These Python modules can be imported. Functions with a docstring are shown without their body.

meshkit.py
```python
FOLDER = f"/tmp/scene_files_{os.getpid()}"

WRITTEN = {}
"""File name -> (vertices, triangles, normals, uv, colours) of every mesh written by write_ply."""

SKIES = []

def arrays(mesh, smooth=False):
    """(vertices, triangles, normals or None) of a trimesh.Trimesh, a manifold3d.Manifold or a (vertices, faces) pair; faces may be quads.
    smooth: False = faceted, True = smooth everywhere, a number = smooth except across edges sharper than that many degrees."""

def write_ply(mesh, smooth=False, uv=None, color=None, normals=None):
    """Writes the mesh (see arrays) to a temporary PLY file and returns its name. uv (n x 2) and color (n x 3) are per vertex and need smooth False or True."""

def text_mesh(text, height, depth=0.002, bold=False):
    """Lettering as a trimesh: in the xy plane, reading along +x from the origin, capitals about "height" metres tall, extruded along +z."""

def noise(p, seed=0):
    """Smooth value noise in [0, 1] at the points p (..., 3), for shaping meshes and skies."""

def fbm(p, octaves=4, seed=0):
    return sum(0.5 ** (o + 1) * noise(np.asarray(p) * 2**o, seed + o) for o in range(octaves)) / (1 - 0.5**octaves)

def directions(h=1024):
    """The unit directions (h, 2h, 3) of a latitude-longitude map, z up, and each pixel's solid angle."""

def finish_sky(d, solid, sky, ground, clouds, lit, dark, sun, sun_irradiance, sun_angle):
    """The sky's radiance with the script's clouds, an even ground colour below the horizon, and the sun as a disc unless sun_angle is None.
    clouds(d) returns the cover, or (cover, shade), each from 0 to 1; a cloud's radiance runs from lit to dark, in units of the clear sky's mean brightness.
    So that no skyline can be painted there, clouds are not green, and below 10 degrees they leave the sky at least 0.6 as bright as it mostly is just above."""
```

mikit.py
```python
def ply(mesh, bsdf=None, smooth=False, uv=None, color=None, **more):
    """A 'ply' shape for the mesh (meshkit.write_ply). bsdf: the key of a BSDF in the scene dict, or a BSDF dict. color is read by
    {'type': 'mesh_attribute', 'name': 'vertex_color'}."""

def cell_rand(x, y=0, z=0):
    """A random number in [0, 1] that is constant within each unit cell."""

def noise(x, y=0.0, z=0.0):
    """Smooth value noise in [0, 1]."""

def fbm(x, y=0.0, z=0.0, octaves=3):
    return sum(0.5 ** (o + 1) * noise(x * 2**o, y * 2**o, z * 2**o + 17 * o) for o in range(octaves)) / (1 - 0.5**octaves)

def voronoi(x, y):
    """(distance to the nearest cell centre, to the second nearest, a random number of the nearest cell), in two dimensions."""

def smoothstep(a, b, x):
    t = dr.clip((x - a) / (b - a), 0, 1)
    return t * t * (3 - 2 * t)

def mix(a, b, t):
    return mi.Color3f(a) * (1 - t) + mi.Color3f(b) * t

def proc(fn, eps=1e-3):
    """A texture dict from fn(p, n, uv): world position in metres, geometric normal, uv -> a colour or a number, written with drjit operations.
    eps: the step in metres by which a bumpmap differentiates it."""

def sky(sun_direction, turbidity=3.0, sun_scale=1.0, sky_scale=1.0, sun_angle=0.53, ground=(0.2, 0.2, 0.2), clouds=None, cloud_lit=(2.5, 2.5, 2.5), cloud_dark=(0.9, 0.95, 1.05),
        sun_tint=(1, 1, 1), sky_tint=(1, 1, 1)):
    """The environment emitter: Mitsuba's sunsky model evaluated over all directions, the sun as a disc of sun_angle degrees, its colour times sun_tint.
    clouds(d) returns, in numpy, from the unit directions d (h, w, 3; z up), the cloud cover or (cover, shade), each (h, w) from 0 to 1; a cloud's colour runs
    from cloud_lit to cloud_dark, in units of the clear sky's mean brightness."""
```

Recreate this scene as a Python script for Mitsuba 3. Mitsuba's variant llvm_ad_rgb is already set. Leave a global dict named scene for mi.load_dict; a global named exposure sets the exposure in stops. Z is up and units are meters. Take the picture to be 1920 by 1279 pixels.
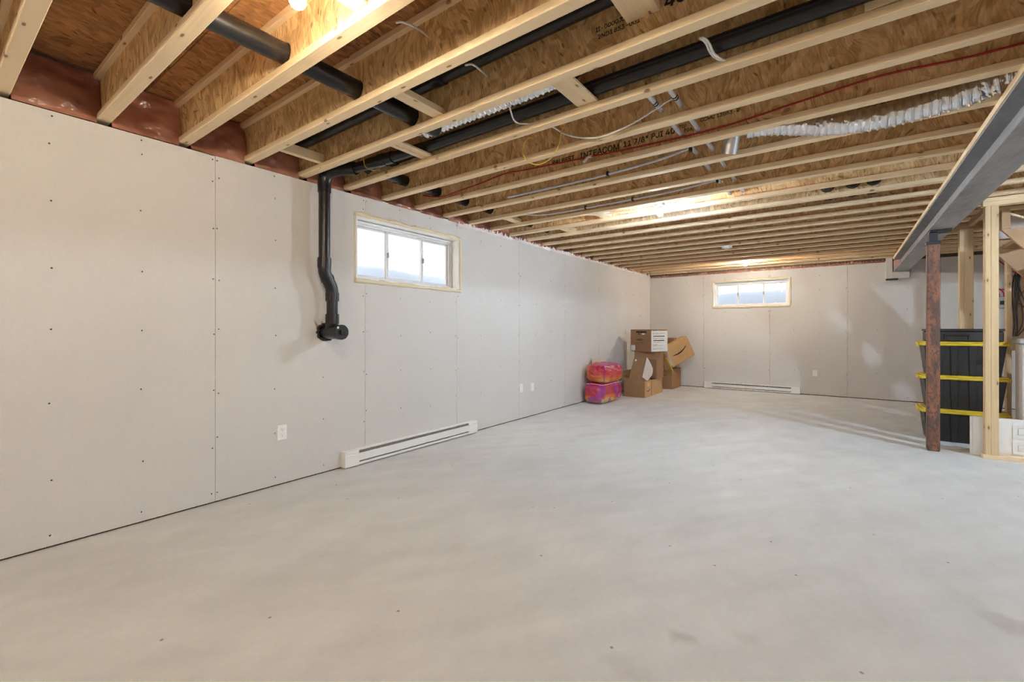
import math, random, re
import numpy as np, trimesh, drjit as dr, mitsuba as mi, mikit, meshkit
from mikit import noise, fbm, voronoi, cell_rand, smoothstep, mix, proc
from shapely.geometry import Polygon, Point, box as sbox
from shapely.ops import unary_union
T = mi.ScalarTransform4f
rng = np.random.default_rng(7)
random.seed(7)
scene, labels = {}, {}

# ------------------------------------------------------------------ camera, sky, exposure
CAM = [3.534, 0.0, 1.2052]
scene['camera'] = {'type': 'perspective', 'fov': 2 * math.degrees(math.atan(960 / 842.7)), 'fov_axis': 'x',
                   'near_clip': 0.02, 'far_clip': 500.0,
                   'principal_point_offset_y': 19.75 / 1279,
                   'to_world': T().look_at(origin=CAM, target=[CAM[0] - math.sin(.6361), CAM[1] + math.cos(.6361), CAM[2]], up=[0, 0, 1])}


def overcast(d):
    n = meshkit.fbm(np.asarray(d) * [3, 3, 7], 4, 3)
    return np.clip(.9 + .2 * n, 0, 1), np.clip(.75 - 1.1 * n, 0, .5)


scene['sky'] = mikit.sky([.3, -.6, .7], turbidity=4, sun_scale=0.0, sky_scale=3.4, sky_tint=(.93, 1.0, 1.08), ground=(.6, .62, .66), clouds=overcast,
                         cloud_lit=(2.5, 2.5, 2.5), cloud_dark=(1.7, 1.75, 1.85))
exposure = 1.15
BULB_WARM = [v * 850 for v in (1.0, .87, .70)]
BULB_NEAR = [v * 500 for v in (1.0, .82, .58)]
UNSEEN_BULB_SIDE = [v * 2200 for v in (.80, 1.0, 1.2)]
UNSEEN_BULB_REAR = [v * 760 for v in (1.0, .82, .60)]
UNSEEN_BULB_RIGHT = [v * 800 for v in (.97, 1.0, .99)]
BULB_COOL = [v * 1020 for v in (.86, 1.0, 1.15)]


# ------------------------------------------------------------------ materials
def rgb(*c):
    return {'type': 'rgb', 'value': list(c)}


def mat(name, color, rough=.6, metal=0.0, spec=.5, bump=None, bscale=.001, eps=.002, **kw):
    col = rgb(*color) if isinstance(color, (tuple, list)) else color
    b = {'type': 'principled', 'base_color': col, 'roughness': rough, 'metallic': metal, 'specular': spec, **kw}
    if bump is not None:
        b = {'type': 'bumpmap', 'arbitrary': proc(bump, eps), 'scale': bscale, 'bsdf': b}
    scene[name] = {'type': 'twosided', 'bsdf': b}
    return name


def c_concrete(p, n, uv):
    a = fbm(p.x * .9 + 3, p.y * .9, 0, 4)
    b = fbm(p.x * 7, p.y * 4 + p.x, 5, 3)
    s = fbm((p.x * .6 + p.y * .8) * 2.2, (p.x * .8 - p.y * .6) * 9, 2, 3)
    g = fbm(p.x * 60, p.y * 60, 1, 2)
    v = .86 + .15 * a + .12 * (b - .5) + .12 * (s - .5) + .05 * (g - .5)
    col = mix((.655, .655, .635), (.62, .635, .63), smoothstep(.35, .65, fbm(p.x * .5, p.y * .5, 9, 2))) * v
    spot = 0.0
    for sx_, sy_, r_, k_ in ((3.033, 1.825, .085, .8), (2.895, 1.537, .11, .35), (3.218, 1.962, .07, .3), (4.076, 2.695, .14, .6)):
        spot = dr.maximum(spot, k_ * (1 - smoothstep(.25 * r_, r_, dr.sqrt(dr.square(p.x - sx_) + dr.square((p.y - sy_) * 1.4)) + .9 * r_ * (fbm(p.x * 16, p.y * 16, 5, 2) - .5))))
    d1, d2, r = voronoi(p.x * 2.1, p.y * 2.1)
    fleck = (1 - smoothstep(.006, .02, d1)) * smoothstep(.5, .55, r)
    return mix(mix(col, (.22, .17, .12), .42 * spot), (.12, .09, .07), .7 * fleck)


def c_drywall(p, n, uv):
    f = fbm(p.x * 1.3 + p.y * 1.3, p.z * 1.3, 3, 3)
    g = noise((p.x + p.y) * 160, p.z * 60, 1)
    return mi.Color3f(.63, .612, .588) * (.95 + .08 * f + .03 * (g - .5))


def osb(dark, light, fleck, ax):
    """Oriented strand board: strands run mostly along z (the webs) or y (the subfloor)."""
    def fn(p, n, uv):
        a, b = (p.x, p.z + 3.1 * p.y) if ax == 'z' else (p.x * 1.0, p.y)
        wob = (noise(a * 7, b * 7, 3) - .5) * .09
        d1, e1, r1 = voronoi((a + b * .35 + wob) * 34, (b - a * .25) * 11)
        d2, e2, r2 = voronoi((a - b * .5 + wob) * 30, (b + a * .45) * 13 + 7)
        pick = smoothstep(.42, .58, noise(a * 16, b * 16, 4))
        r = dr.lerp(r1, r2, pick)
        d = dr.lerp(e1 - d1, e2 - d2, pick)
        grain = fbm((a + b * .2 + wob) * 150, b * 24, 2, 2)
        big = fbm(a * 2.3, b * 2.3, 7, 2)
        col = mix(dark, light, dr.clip(.5 + .62 * (r - .5) + .8 * (grain - .5) + .5 * (big - .5), 0, 1))
        f1, g1, q = voronoi((a + b * .3) * 19 + wob * 40, (b - a * .2) * 7)
        mark = (1 - smoothstep(.05, .17, f1)) * smoothstep(.48, .52, q)
        return mix(col * (1 - .10 * (1 - smoothstep(.0, .12, d))), fleck, .75 * mark)
    return fn


def lumber(axis, light=(.80, .645, .43), dark=(.66, .475, .275)):
    def fn(p, n, uv):
        l, u, v = {'x': (p.x, p.y, p.z), 'y': (p.y, p.x, p.z), 'z': (p.z, p.x, p.y)}[axis]
        tone = cell_rand(u / .2032 + .3, v * 2.5)
        w = fbm(l * 1.2, u * 9, v * 9, 2)
        g = noise(l * 2.0, u * 160 + w * 9, v * 160)
        d1, d2, r = voronoi(l * 3.3, u * 9 + v * 5.1)
        knot = (1 - smoothstep(.035, .075, d1)) * smoothstep(.35, .4, r)
        halo = (1 - smoothstep(.07, .2, d1)) * smoothstep(.35, .4, r)
        col = mix(light, dark, dr.clip(.20 + .45 * (g - .5) + .9 * (w - .5) + .3 * (tone - .5) + .25 * halo, 0, 1))
        return mix(col, (.17, .09, .045), .8 * knot)
    return fn


def c_insul(p, n, uv):
    f = fbm(p.y * 6, p.z * 9, p.x * 6, 3)
    return mix((.20, .075, .05), (.40, .185, .125), smoothstep(.3, .7, f))


def c_steel(p, n, uv):
    f = fbm(p.x * 4, p.y * 1.2, p.z * 6, 4)
    s = noise(p.x * 60 + p.y * 9, p.y * 14, 3)
    return mix((.20, .205, .215), (.42, .43, .445), dr.clip(f * 1.3 - .2 + .25 * (s - .5), 0, 1))


def c_rust(p, n, uv):
    f = fbm((p.x + p.y) * 22, p.z * 7, 2, 4)
    g = fbm((p.x + p.y) * 90, p.z * 50, 5, 2)
    return mix(mix((.12, .07, .05), (.26, .105, .06), smoothstep(.3, .7, f)), (.06, .05, .055), smoothstep(.55, .7, g) * .7)


def c_card(base):
    def fn(p, n, uv):
        f = fbm(p.x * 8 + p.y * 8, p.z * 8, 3, 3)
        g = noise((p.x - p.y) * 9, p.z * 220, 1)
        return mi.Color3f(*base) * (.9 + .16 * f + .06 * (g - .5))
    return fn


def ramp(t, stops):
    col = mi.Color3f(*stops[0][1])
    for (a, ca), (b, cb) in zip(stops, stops[1:]):
        col = dr.select(t > a, mix(ca, cb, smoothstep(a, b, t)), col)
    return col


TIE = [(0, (.36, .38, .20)), (.18, (.58, .36, .08)), (.34, (.60, .13, .03)), (.56, (.45, .018, .022)), (.95, (.40, .012, .07)), (1.15, (.27, .012, .18))]


def tiedye(z0, side):
    def fn(p, n, uv):
        w = fbm(p.x * 5 + 2, p.y * 5, p.z * 5 + z0, 3) - .5
        tz = (p.z - z0) / .32
        t = dr.minimum(p.x / .30, tz + .12) if side else tz * .92 + .05
        col = ramp(dr.clip(t + .55 * w, 0, 1.05), TIE)
        blot = smoothstep(.70, .76, fbm(p.x * 6 + p.y * 9, p.z * 4, 11 + z0 * 7, 2))
        return mix(col, (.30, .03, .26), .8 * blot)
    return fn


def b_foil(p, n, uv):
    return fbm(p.x * 45, p.y * 45, p.z * 45, 3)


def b_dry(p, n, uv):
    return fbm(p.x * 30 + p.y * 30, p.z * 30, 2, 2)


mat('m_concrete', proc(c_concrete), .55, spec=.35)
mat('m_drywall', proc(c_drywall), .85, spec=.2)
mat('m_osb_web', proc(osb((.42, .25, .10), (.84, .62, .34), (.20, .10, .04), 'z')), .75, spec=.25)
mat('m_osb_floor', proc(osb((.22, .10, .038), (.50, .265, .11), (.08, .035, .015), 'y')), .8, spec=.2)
mat('m_lumber_x', proc(lumber('x')), .7, spec=.25)
mat('m_lumber_y', proc(lumber('y')), .7, spec=.25)
mat('m_lumber_z', proc(lumber('z', (.66, .49, .29), (.50, .345, .185))), .7, spec=.25)
mat('m_lumber_dark', proc(lumber('x', (.42, .27, .15), (.30, .18, .10))), .75, spec=.25)
mat('m_insul', proc(c_insul), .24, spec=.7, bump=lambda p, n, uv: fbm(p.y * 13 + p.z * 5, p.z * 11 - p.y * 4, p.x * 9, 3), bscale=.035, eps=.004)
mat('m_plastic_film', (.74, .68, .68), .25, spec=.6)
mat('m_pink', (.62, .36, .33), .9)
mat('m_backing', (.10, .07, .05), .9)
mat('m_steel', proc(c_steel), .5, metal=.35, spec=.5)
mat('m_steel_dark', (.035, .035, .045), .5, metal=.4)
mat('m_rust', proc(c_rust), .6, spec=.4)
mat('m_abs', (.009, .0095, .011), .30, spec=.42)
mat('m_abs_dull', (.012, .012, .013), .5, spec=.4)
mat('m_galv', (.62, .64, .66), .28, metal=1.0)
mat('m_foil', (.84, .85, .87), .11, metal=1.0)
mat('m_pvc', (.66, .67, .68), .35, spec=.5)
mat('m_white', (.82, .82, .80), .4, spec=.5)
mat('m_enamel', (.78, .77, .74), .35, spec=.5)
mat('m_grey_slot', (.17, .17, .17), .6)
mat('m_foam', (.72, .64, .47), .8)
mat('m_cable', (.70, .69, .66), .45)
mat('m_red', (.36, .018, .02), .45)
mat('m_yellow_wire', (.70, .48, .08), .5)
mat('m_pex', (.52, .54, .56), .4)
mat('m_black', (.012, .012, .013), .45)
mat('m_tote', (.018, .018, .019), .42, spec=.5)
mat('m_lid', (.62, .46, .03), .42, spec=.5)
mat('m_grey_plastic', (.33, .34, .34), .5)
mat('m_grey_box', (.24, .25, .26), .5)
mat('m_ink', (.02, .018, .016), .7)
mat('m_card_a', proc(c_card((.33, .195, .105))), .8, spec=.2)
mat('m_card_b', proc(c_card((.50, .315, .155))), .8, spec=.2)
mat('m_card_c', proc(c_card((.29, .17, .095))), .8, spec=.2)
mat('m_paper', (.70, .69, .68), .7)
mat('m_white_board', (.62, .55, .50), .8)
mat('m_ply', proc(c_card((.30, .17, .085))), .7)
mat('m_stain', (.40, .30, .20), .8)
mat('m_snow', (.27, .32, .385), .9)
mat('m_bag_low', proc(tiedye(0.0, False)), .16, spec=.7, clearcoat=1.0, clearcoat_gloss=.95)
mat('m_bag_high', proc(tiedye(.335, True)), .16, spec=.7, clearcoat=1.0, clearcoat_gloss=.95)
mat('m_strap', (.36, .03, .40), .3, spec=.6)
mat('m_orange', (.75, .40, .15), .6)
scene['m_glass'] = {'type': 'thindielectric', 'int_ior': 1.5}
scene['m_bulb_warm'] = {'type': 'diffuse', 'reflectance': rgb(.8, .8, .8)}

# ------------------------------------------------------------------ building helpers
ORD = ['zeroth', 'first', 'second', 'third', 'fourth', 'fifth', 'sixth', 'seventh', 'eighth', 'ninth', 'tenth', 'eleventh', 'twelfth', 'thirteenth',
       'fourteenth', 'fifteenth', 'sixteenth', 'seventeenth', 'eighteenth', 'nineteenth', 'twentieth', 'twenty-first', 'twenty-second', 'twenty-third',
       'twenty-fourth', 'twenty-fifth', 'twenty-sixth', 'twenty-seventh', 'twenty-eighth']
taken = set()


def num(name):
    k, i = name, 0
    while k in taken:
        i += 1
        k = f'{name}_{i:03d}'
    taken.add(k)
    return k


def thing(name, label, cat, group=None, **kw):
    k = num(name)
    labels[k] = {'label': label, 'category': cat, **kw}
    if group:
        labels[k]['group'] = group
    return k


def part(parent, name, mesh, m, smooth=False, label=None, kind=None, to=None):
    k = num(parent + '__' + name)
    s = dict(mesh) if isinstance(mesh, dict) else mikit.ply(mesh, m, smooth)
    if to is not None:
        s['to_world'] = to
    scene[k] = s
    if label or kind:
        labels[k] = {**({'label': label} if label else {}), **({'kind': kind} if kind else {})}
    return k


def single(name, mesh, m, label, cat, smooth=False, group=None):
    k = thing(name, label, cat, group)
    scene[k] = mikit.ply(mesh, m, smooth)
    return k


def struct(name, mesh=None, m=None, label=None, smooth=False):
    k = num(name)
    labels[k] = {'kind': 'structure'}
    if label:
        labels[k]['label'] = label
    if mesh is not None:
        scene[k] = mikit.ply(mesh, m, smooth)
    return k


def bb(x0, x1, y0, y1, z0, z1, c=.0015):
    c = min(c, .3 * min(x1 - x0, y1 - y0, z1 - z0))
    if c <= 0:
        return trimesh.creation.box(bounds=[[x0, y0, z0], [x1, y1, z1]])
    pts = []
    for X, sx in ((x0, 1), (x1, -1)):
        for Y, sy in ((y0, 1), (y1, -1)):
            for Z, sz in ((z0, 1), (z1, -1)):
                pts += [(X, Y + sy * c, Z + sz * c), (X + sx * c, Y, Z + sz * c), (X + sx * c, Y + sy * c, Z)]
    return trimesh.convex.convex_hull(np.array(pts))


def cat(*ms):
    ms = [m for x in ms for m in (x if isinstance(x, (list, tuple)) else [x])]
    return trimesh.util.concatenate(ms)


def smooth_path(pts, per=8):
    p = np.asarray(pts, float)
    if len(p) < 3:
        return p
    q = np.vstack([2 * p[0] - p[1], p, 2 * p[-1] - p[-2]])
    out = []
    for i in range(1, len(q) - 2):
        for t in np.linspace(0, 1, per, endpoint=False):
            a, b, c, d = q[i - 1], q[i], q[i + 1], q[i + 2]
            out.append(.5 * ((2 * b) + (c - a) * t + (2 * a - 5 * b + 4 * c - d) * t * t + (3 * b - a - 3 * c + d) * t ** 3))
    return np.array(out + [p[-1]])


def tube(pts, r, sides=12, caps=True, smooth=None):
    p = smooth_path(pts, smooth) if smooth else np.asarray(pts, float)
    r = np.broadcast_to(r, (len(p),))
    t = np.gradient(p, axis=0)
    t /= np.linalg.norm(t, axis=1, keepdims=True) + 1e-12
    a = np.cross(t[0], [0, 0, 1.0] if abs(t[0][2]) < .9 else [1.0, 0, 0])
    a /= np.linalg.norm(a)
    ang = np.arange(sides) * 2 * np.pi / sides
    rings = []
    for i in range(len(p)):
        a = a - t[i] * (a @ t[i])
        a /= np.linalg.norm(a)
        b = np.cross(t[i], a)
        rings.append(p[i] + r[i] * (np.cos(ang)[:, None] * a + np.sin(ang)[:, None] * b))
    v = np.vstack(rings)
    f = []
    for i in range(len(p) - 1):
        for j in range(sides):
            k = (j + 1) % sides
            A, B, C, D = i * sides + j, i * sides + k, (i + 1) * sides + k, (i + 1) * sides + j
            f += [(A, B, C), (A, C, D)]
    if caps:
        n0, n1 = len(v), len(v) + 1
        v = np.vstack([v, p[0], p[-1]])
        e = (len(p) - 1) * sides
        for j in range(sides):
            k = (j + 1) % sides
            f += [(n0, k, j), (n1, e + j, e + k)]
    return trimesh.Trimesh(v, f, process=False)


def ring_pipe(p0, p1, r, w, sides):
    L = np.linalg.norm(p1 - p0)
    prof = np.array([[r - w, 0], [r, 0], [r, L], [r - w, L], [r - w, 0]])
    m = trimesh.creation.revolve(prof, sections=sides)
    d = (p1 - p0) / L
    m.apply_transform(trimesh.geometry.align_vectors([0, 0, 1], d))
    m.apply_translation(p0)
    return m


def lathe(prof, at=(0, 0, 0), axis=(0, 0, 1), sections=24):
    m = trimesh.creation.revolve(np.asarray(prof, float), sections=sections)
    m.apply_transform(trimesh.geometry.align_vectors([0, 0, 1], axis))
    m.apply_translation(at)
    return m


def plate(poly, h, origin, ex, ey):
    """The polygon in the plane of ex, ey at origin, h thick along ex x ey."""
    m = cat([trimesh.creation.extrude_polygon(g, h, engine='earcut') for g in getattr(poly, 'geoms', [poly])])
    M = np.eye(4)
    ex, ey = np.asarray(ex, float), np.asarray(ey, float)
    M[:3, 0], M[:3, 1], M[:3, 2], M[:3, 3] = ex, ey, np.cross(ex, ey), origin
    m.apply_transform(M)
    return m


def frame_of(origin, ex, ey, ez):
    M = np.eye(4)
    M[:3, 0], M[:3, 1], M[:3, 2], M[:3, 3] = ex, ey, ez, origin
    return M


def tf(mesh, M):
    m = mesh.copy()
    m.apply_transform(M)
    return m


def text_on(s, h, at, ex=(1, 0, 0), ey=(0, 0, 1), bold=False, depth=.0006):
    m = meshkit.text_mesh(s, h, depth, bold)
    m.apply_transform(frame_of(at, ex, ey, np.cross(ex, ey)))
    return m


# ------------------------------------------------------------------ the room shell
ZC, ZSUB, ZD = 2.4513, 2.7533, 2.424          # joist underside, subfloor underside, drywall top
YF, XR, YB = 10.058, 8.2, -3.2
struct('floor', bb(-.3, XR + .3, YB - .3, YF + .4, -.15, 0, 0), 'm_concrete')
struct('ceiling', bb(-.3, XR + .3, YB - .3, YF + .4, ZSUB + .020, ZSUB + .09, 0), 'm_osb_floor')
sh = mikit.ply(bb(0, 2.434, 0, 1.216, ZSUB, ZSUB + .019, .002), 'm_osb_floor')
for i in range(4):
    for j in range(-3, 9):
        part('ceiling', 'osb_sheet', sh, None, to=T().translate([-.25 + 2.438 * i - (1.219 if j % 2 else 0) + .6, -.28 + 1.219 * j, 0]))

WIN1 = (2.408, 3.779, 1.655, 2.260)         # y0 y1 z0 z1 of the opening in the left wall
WIN2 = (1.323, 2.706, 1.678, 2.224)         # x0 x1 z0 z1 of the opening in the far wall
UNSEEN_DOOR = (1.2, 3.9, .04, 2.08)                 # unseen patio door, placed in the right wall to let in cool daylight
# left wall: dark framing behind separate gypsum panels
bk = sbox(YB - .3, 0, YF + .4, ZD - .007).difference(sbox(WIN1[0] + .01, WIN1[2] + .01, WIN1[1] - .01, WIN1[3] - .01))
struct('wall_left', plate(bk, .2, (-.2135, 0, 0), (0, 1, 0), (0, 0, 1)), 'm_backing')
part('wall_left', 'rim_board', bb(-.2135, -.175, YB - .3, YF + .4, ZD - .007, ZSUB, 0), 'm_osb_floor')
seams = [-3.2, -2.362, -1.143] + [.0764 + 1.2192 * i for i in range(9)] + [YF]
hole1 = sbox(WIN1[0], WIN1[2], WIN1[1], WIN1[3])
pipe_hole = Point(2.121, 1.193).buffer(.066)
scr = []


def panel_screws(u0, u1, top, avoid):
    out = []
    for u in (u0 + .016, u0 + .41, u0 + .81, u1 - .016):
        for z in (.07, .42, .80, 1.17, 1.55, 1.95, 2.27, 2.395):
            uu, zz = u + rng.uniform(-.008, .008), z + rng.uniform(-.05, .05) * (z > .1) * (z < 2.35)
            if zz < top - .01 and u < u1 and not avoid.buffer(.03).contains(Point(uu, zz)):
                out.append((uu, zz))
    return out


for a, b in zip(seams, seams[1:]):
    top = 2.436 if abs(a - 2.5148) < .01 else ZD + rng.uniform(-.002, .002)
    pg = sbox(a + .0012, .012, b - .0012, top).difference(hole1).difference(pipe_hole)
    part('wall_left', 'gypsum_panel', plate(pg, .0127, (-.0127, 0, 0), (0, 1, 0), (0, 0, 1)), 'm_drywall')
    if b > .2:
        for u, z in panel_screws(a, b, top, hole1):
            scr.append(lathe([[0, .0012], [.0042, .0008], [.0046, 0]], (0, u, z), (1, 0, 0), 7))
part('wall_left', 'screw_heads', cat(scr), 'm_steel_dark', kind='stuff', label='dark drywall screw heads over the panels')
# far wall
bk = sbox(-.3, 0, XR + .3, ZSUB).difference(sbox(WIN2[0] + .01, WIN2[2] + .01, WIN2[1] - .01, WIN2[3] - .01))
struct('wall_far', plate(bk, .2, (0, YF + .2135, 0), (1, 0, 0), (0, 0, 1)), 'm_backing')
hole2 = sbox(WIN2[0], WIN2[2], WIN2[1], WIN2[3])
scr = []
for a, b in zip([0, 1.147, 2.366, 3.585, 4.804, 6.023, 7.24], [1.147, 2.366, 3.585, 4.804, 6.023, 7.24, XR]):
    top = 2.402 + rng.uniform(-.006, .006)
    pg = sbox(a + .0015, .014, b - .0015, top).difference(hole2)
    part('wall_far', 'gypsum_panel', plate(pg, .0127, (0, YF + .0127, 0), (1, 0, 0), (0, 0, 1)), 'm_drywall')
    if b < 6:
        for u, z in panel_screws(a, b, top, hole2):
            scr.append(lathe([[0, .0012], [.0045, .0008], [.005, 0]], (u, YF, z), (0, -1, 0), 7))
part('wall_far', 'screw_heads', cat(scr), 'm_steel_dark', kind='stuff', label='dark drywall screw heads over the panels')
# the walls beside and behind the camera
bk = sbox(YB - .3, 0, YF + .4, ZSUB).difference(sbox(*[UNSEEN_DOOR[i] for i in (0, 2, 1, 3)]))
struct('wall_right', plate(bk, .2, (XR, 0, 0), (0, 1, 0), (0, 0, 1)), 'm_drywall')
struct('wall_rear', bb(-.3, XR + .3, YB - .2, YB, 0, ZSUB, 0), 'm_drywall')


def window(name, M, u0, u1, z0, z1, label, mull, jd=.105):
    """A window in the frame M: u along the wall, d outwards, z up."""
    w = struct(name, label=label)
    P = lambda nm, m, mt, **k: part(w, nm, tf(m, M), mt, **k)
    t = .014
    P('jamb', cat(bb(u0 + .012, u0 + .012 + t, -.004, jd, z0 + .012, z1 - .012), bb(u1 - .012 - t, u1 - .012, -.004, jd, z0 + .012, z1 - .012)), 'm_white', label='white side boards of the opening')
    P('jamb', cat(bb(u0 + .012, u1 - .012, -.004, jd, z0 + .012, z0 + .012 + t), bb(u0 + .012, u1 - .012, -.004, jd, z1 - .012 - t, z1 - .012)), 'm_white', label='white head and sill boards of the opening')
    a0, a1, b0, b1 = u0 + .012, u1 - .012, z0 + .012, z1 - .012
    fr = sbox(a0, b0, a1, b1).difference(sbox(a0 + .052, b0 + .045, a1 - .052, b1 - .062))
    ex, ey = (1, 0, 0), (0, 0, 1)
    P('outer_frame', plate(fr, .075, (0, jd + .075, 0), ex, ey), 'm_pvc')
    fr2 = sbox(a0 + .02, b0 + .02, a1 - .02, b1 - .02).difference(sbox(a0 + .036, b0 + .032, a1 - .036, b1 - .045))
    P('frame_lip', plate(fr2, .012, (0, jd, 0), ex, ey), 'm_pvc')
    c0, c1, e0, e1 = a0 + .046, a1 - .046, b0 + .040, b1 - .056
    us = [c0] + list(mull) + [c1]
    for i in range(3):
        l, r = us[i] - (.010 if i else 0), us[i + 1] + (.010 if i < 2 else 0)
        d0 = jd + (.012 if i == 1 else .030)
        s = P('sash', plate(sbox(l, e0, r, e1).difference(sbox(l + .024, e0 + .024, r - .024, e1 - .024)), .018, (0, d0 + .018, 0), ex, ey), 'm_pvc')
        part(s, 'pane', tf(trimesh.Trimesh([[l + .02, d0 + .01, e0 + .02], [r - .02, d0 + .01, e0 + .02], [r - .02, d0 + .01, e1 - .02], [l + .02, d0 + .01, e1 - .02]], [[0, 1, 2], [0, 2, 3]], process=False), M), 'm_glass')
    for i, m in enumerate(mull):
        zc = (e0 + e1) / 2
        P('latch', cat(bb(m - .012, m + .012, jd - .004, jd + .014, zc - .022, zc + .022), bb(m - .006, m + .004, jd - .014, jd, zc - .004, zc + .03)), 'm_grey_plastic', label='small grey sash latch')
    # expanding foam squeezed out around the opening
    def bead(p, q, r0, seed):
        p, q = np.array(p, float), np.array(q, float)
        n = max(8, int(np.linalg.norm(q - p) / .012))
        ts = np.linspace(0, 1, n)
        s = meshkit.fbm(np.stack([ts * np.linalg.norm(q - p) * 14, ts * 0 + seed, ts * 0], 1), 3, seed)
        pts = p + (q - p) * ts[:, None] + np.stack([0 * s, .006 * (s - .5), .012 * (s - .5)], 1)
        m = tube(pts, r0 * (.45 + 1.1 * s), 8)
        v = m.vertices
        v += .35 * r0 * (meshkit.fbm(v * 60, 2, seed)[:, None] - .5)
        m.vertices = v
        return m
    P('foam_bead', bead((u0 - .005, -.002, z1 - .004), (u1 + .002, -.002, z1 - .004), .021, 1), 'm_foam', smooth=True, label='lumpy yellowed foam above the window')
    P('foam_bead', bead((u0, -.004, z0 + .002), (u1 + .004, -.004, z0 + .002), .021, 2), 'm_foam', smooth=True, label='lumpy yellowed foam below the window')
    P('foam_bead', bead((u1 + .004, -.003, z0), (u1 + .004, -.003, z1), .016, 3), 'm_foam', smooth=True, label='lumpy yellowed foam beside the window')
    P('foam_bead', bead((u0 + .002, .003, z0), (u0 + .002, .003, z1), .008, 4), 'm_foam', smooth=True, label='lumpy yellowed foam beside the window')
    return w


M1 = np.array([[0, -1, 0, 0], [1, 0, 0, 0], [0, 0, 1, 0], [0, 0, 0, 1.0]])
M2 = np.array([[1, 0, 0, 0], [0, 1, 0, YF], [0, 0, 1, 0], [0, 0, 0, 1.0]])
window('window_1', M1, *WIN1, 'white three-pane basement window high in the left wall', (2.858, 3.318))
window('window_2', M2, *WIN2, 'white three-pane basement window high in the far wall', (1.785, 2.247))
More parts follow.
